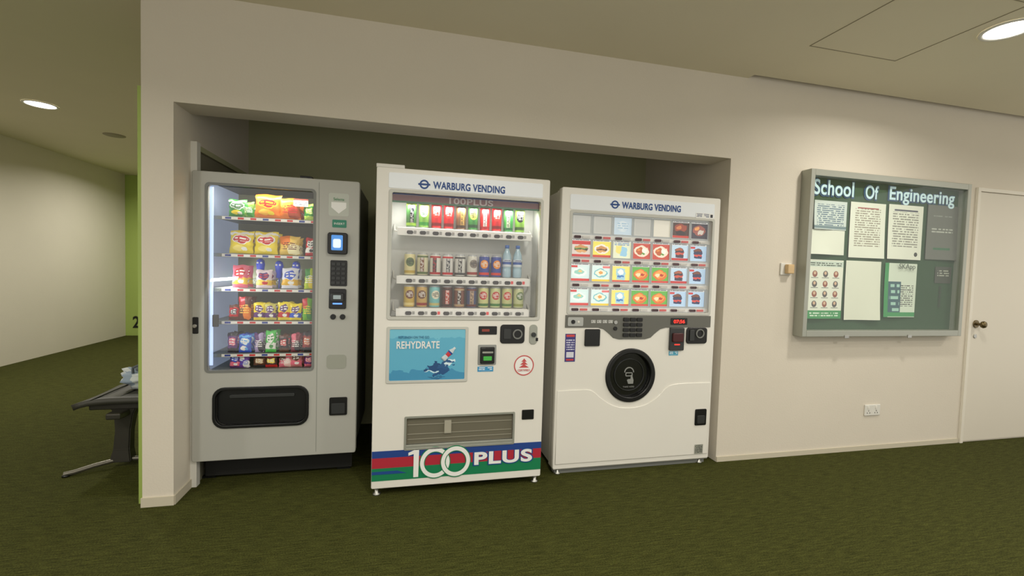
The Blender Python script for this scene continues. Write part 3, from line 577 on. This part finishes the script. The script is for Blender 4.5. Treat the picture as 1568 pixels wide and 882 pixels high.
fs+=[('r',.5,.07,.5,.07,(60,150,90)),('l',.5,.08,.42,.04,(230,240,230),24)]
paper('notice_5',2.775,3.087,1.030,1.452,PW,fs)
paper('notice_6',3.11,3.435,1.022,1.455,(232,230,218),[],.02)
paper('notice_7',3.475,3.785,1.045,1.45,(222,228,216),[('r',.06,.5,.06,.5,(60,150,90)),('r',.32,.36,.2,.3,(60,96,110)),('l',.32,.36,.16,.26,(170,210,200),9),('l',.72,.4,.2,.2,(90,90,90),26),('r',.5,.05,.5,.04,(60,150,90))])
text('notice_7_title','SKApp',3.66,3.82,1.425,.05,-.046,mat('title_grey',(80,90,84),.6),g)
sheet('name_card',4.055,4.225,1.31,1.44,-.026,painted('name_card',(66,70,62),[('l',.5,.6,.36,.2,(170,170,160),7)],.5),g)
for i in range(5): sheet('small_tag',4.11,4.13,1.12+i*.035,1.145+i*.035,-.026,mat('tag_dark',(50,58,50),.6),g)
M_lb=mat('letter_blue',(206,230,240),.5,emit=.15); M_lo=mat('letter_outline',(44,84,124),.6)
for n_,t,x0,x1,z,h in (('School','School',2.84,3.20,1.977,.11),('Of','Of',3.31,3.43,1.970,.10),('Engineering','Engineering',3.54,4.195,1.962,.13)):
    text('letters_outline_'+n_,t,x0-.012,x1+.012,z-.002,h+.018,-.027,M_lo,g,.06,sp=1.05)  # dark blue outline of the letters, a larger copy set behind them
    text('letters_'+n_,t,x0,x1,z,h,-.031,M_lb,g,.016,.003,sp=1.05)

g=group('access_switch',(2.66,-.02,1.38))
box('back_plate',2.615,2.705,-.012,0,1.335,1.42,M_whitep,g,.003)
box('sensor_body',2.645,2.70,-.045,-.012,1.345,1.412,mat('sensor_beige',(206,176,130),.4),g,.006)
g=group('power_outlet',(3.55,-.01,.31))
box('face_plate',3.465,3.615,-.010,0,.27,.356,M_whitep,g,.004)
for x in (3.50,3.575):
    box('rocker',x-.012,x+.002,-.014,-.010,.325,.345,M_white,g,.001)
    for dx,dz in ((-.012,0),(.012,0),(0,.016)): box('pin_hole',x+dx-.003,x+dx+.003,-.0105,-.0095,.292+dz-.004,.292+dz+.004,M_black,g)

g=group('door_2',(5.0,0,0))
M_door=mat('door_white_paint',(218,211,196),.55)
M_fr=mat('door_frame_paint',(226,220,206),.5)
box('leaf',4.50,5.45,-.008,-.0005,.012,2.055,M_door,g)
box('jamb_left',4.467,4.497,-.02,-.0005,0,2.09,M_fr,g,.002)
box('jamb_right',5.453,5.483,-.02,-.0005,0,2.09,M_fr,g,.002)
box('jamb_head',4.497,5.453,-.02,-.0005,2.06,2.09,M_fr,g,.002)
M_brass=mat('aged_brass',(110,96,66),.3,metal=.8)
ycyl('knob_rose',4.56,.985,.032,-.016,-.008,M_brass,g,28,.002)
tube('knob_neck',[(4.56,-.016,.985),(4.56,-.05,.985)],.011,M_brass,g)
b=lathe('knob',[(.012,0),(.026,.006),(.029,.016),(.024,.028),(.010,.034)],0,0,0,M_brass,g,24)
b.data.transform(Matrix.Translation((4.56,-.045,.985))@Matrix.Rotation(math.pi/2,4,'X'))
ycyl('keyhole_rose',4.56,.885,.018,-.014,-.008,M_steel,g,24,.002)

# ------------------------------------------------------------ BENCH
g=group('beam_seat',(-1.68,.7,0))
M_seat=mat('charcoal_vinyl',(56,55,48),.55,bump=.1,bscale=200)
M_leg=mat('dark_metal',(66,64,58),.4,metal=.4)
bm=bmesh.new(); nx,ny=14,6; top=[];bot=[]
for j in range(ny+1):
    r1=[];r2=[]
    for i in range(nx+1):
        u=i/nx; v=j/ny; x=-1.945+u*.57; y=.51+v*.47
        z=.408+.016*math.sin(min(1,u*2.4)*math.pi/2)-.02*math.sin(math.pi*v)*.4-(.014*(1-u*8) if u<.125 else 0)+.003*math.sin(u*nx*math.pi)
        r1.append(bm.verts.new((x,y,z+.02))); r2.append(bm.verts.new((x+(.012 if i==0 else 0),y,z-.014)))
    top.append(r1);bot.append(r2)
for j in range(ny):
    for i in range(nx):
        bm.faces.new((top[j][i],top[j][i+1],top[j+1][i+1],top[j+1][i])); bm.faces.new((bot[j+1][i],bot[j+1][i+1],bot[j][i+1],bot[j][i]))
for i in range(nx): bm.faces.new((bot[0][i],bot[0][i+1],top[0][i+1],top[0][i])); bm.faces.new((top[ny][i],top[ny][i+1],bot[ny][i+1],bot[ny][i]))
for j in range(ny): bm.faces.new((top[j][0],top[j+1][0],bot[j+1][0],bot[j][0])); bm.faces.new((bot[j][nx],bot[j+1][nx],top[j+1][nx],top[j][nx]))
meshobj('seat_pan',bm,M_seat,g,True)
for i in range(4): box('seat_seam_%d'%i,-1.85+i*.12,-1.846+i*.12,.512,.968,.434,.441,M_black,g)
box('support_arm',-1.88,-1.42,.55,.62,.365,.40,M_leg,g,.008)
box('beam',-1.74,-1.66,.45,1.0,.33,.37,M_leg,g,.01)
bm=bmesh.new(); prof=[(0,.06,.035),(.08,.045,.03),(.2,.042,.028),(.3,.052,.03),(.345,.07,.035)]; rg=[]
for z,a,b_ in prof: rg.append([bm.verts.new((-1.715+.02*z/.34+sx*a,.58+sy*b_,.03+z)) for sx,sy in ((-1,-1),(1,-1),(1,1),(-1,1))])
for j in range(4):
    for i in range(4): bm.faces.new((rg[j][i],rg[j][(i+1)%4],rg[j+1][(i+1)%4],rg[j+1][i]))
bm.faces.new(rg[0][::-1]); bm.faces.new(rg[-1]); bmesh.ops.bevel(bm,geom=bm.edges[:],offset=.006,segments=2,affect='EDGES')
meshobj('post',bm,M_leg,g)
tube('foot_bar',[(-1.95,.455,.014),(-1.91,.47,.018),(-1.83,.52,.032),(-1.72,.575,.045),(-1.6,.575,.04),(-1.45,.575,.016)],.014,mat('foot_bar_metal',(110,106,96),.35,metal=.6),g)
for p in ((-1.94,.457),(-1.45,.575)): lathe('foot_glide',[(.02,0),(.02,.01),(.008,.014)],p[0],p[1],0,M_black,g,14)
g2=group('cloth_bag',(-1.66,.8,.45))
bm=bmesh.new(); bmesh.ops.create_uvsphere(bm,u_segments=36,v_segments=24,radius=1)
uvl=bm.loops.layers.uv.new()
for f in bm.faces:
    for l in f.loops: l[uvl].uv=(l.vert.co.x*.5+.5,l.vert.co.z*.5+.5)
for v in bm.verts:
    c=v.co; w=1+.12*math.sin(7*c.x+3*c.z)+.1*math.sin(9*c.y+5*c.x)+.08*math.sin(13*c.z+4*c.y)+.04*math.sin(23*c.x+17*c.z)
    v.co=Vector((-1.655+c.x*.165*w,.80+c.y*.11*w,max(.4425,.515+c.z*.085*w)))
meshobj('fabric',bm,painted('bag_fabric',(206,212,214),[('r',.2,.5,.08,.7,(150,166,184)),('r',.62,.5,.08,.7,(228,230,230)),('e',.5,.9,.3,.12,(120,128,138))],.8,noise=4),g2,True)
tube('handle',[(-1.74,.74,.53),(-1.73,.72,.59),(-1.68,.71,.615),(-1.62,.72,.60),(-1.60,.74,.55)],.008,mat('strap_dark',(90,96,104),.8),g2)

# ------------------------------------------------------------ world & camera
w=bpy.data.worlds.new('World'); S.world=w; w.use_nodes=True
w.node_tree.nodes['Background'].inputs[0].default_value=(1,.955,.87,1); w.node_tree.nodes['Background'].inputs[1].default_value=1.05
F=Vector((.23157,.97192,-.04169)); R=Vector((.97260,-.23040,.03107)); U=R.cross(F)
cd=bpy.data.cameras.new('camera'); cd.sensor_width=36; cd.lens=36*687.5/1568; cd.clip_start=.05
co=bpy.data.objects.new('camera',cd); COL.objects.link(co)
mx=Matrix((R.normalized(),U.normalized(),(-F).normalized())).transposed().to_4x4(); mx.translation=Vector((0,-2.6992,1.315)); co.matrix_world=mx
S.camera=co
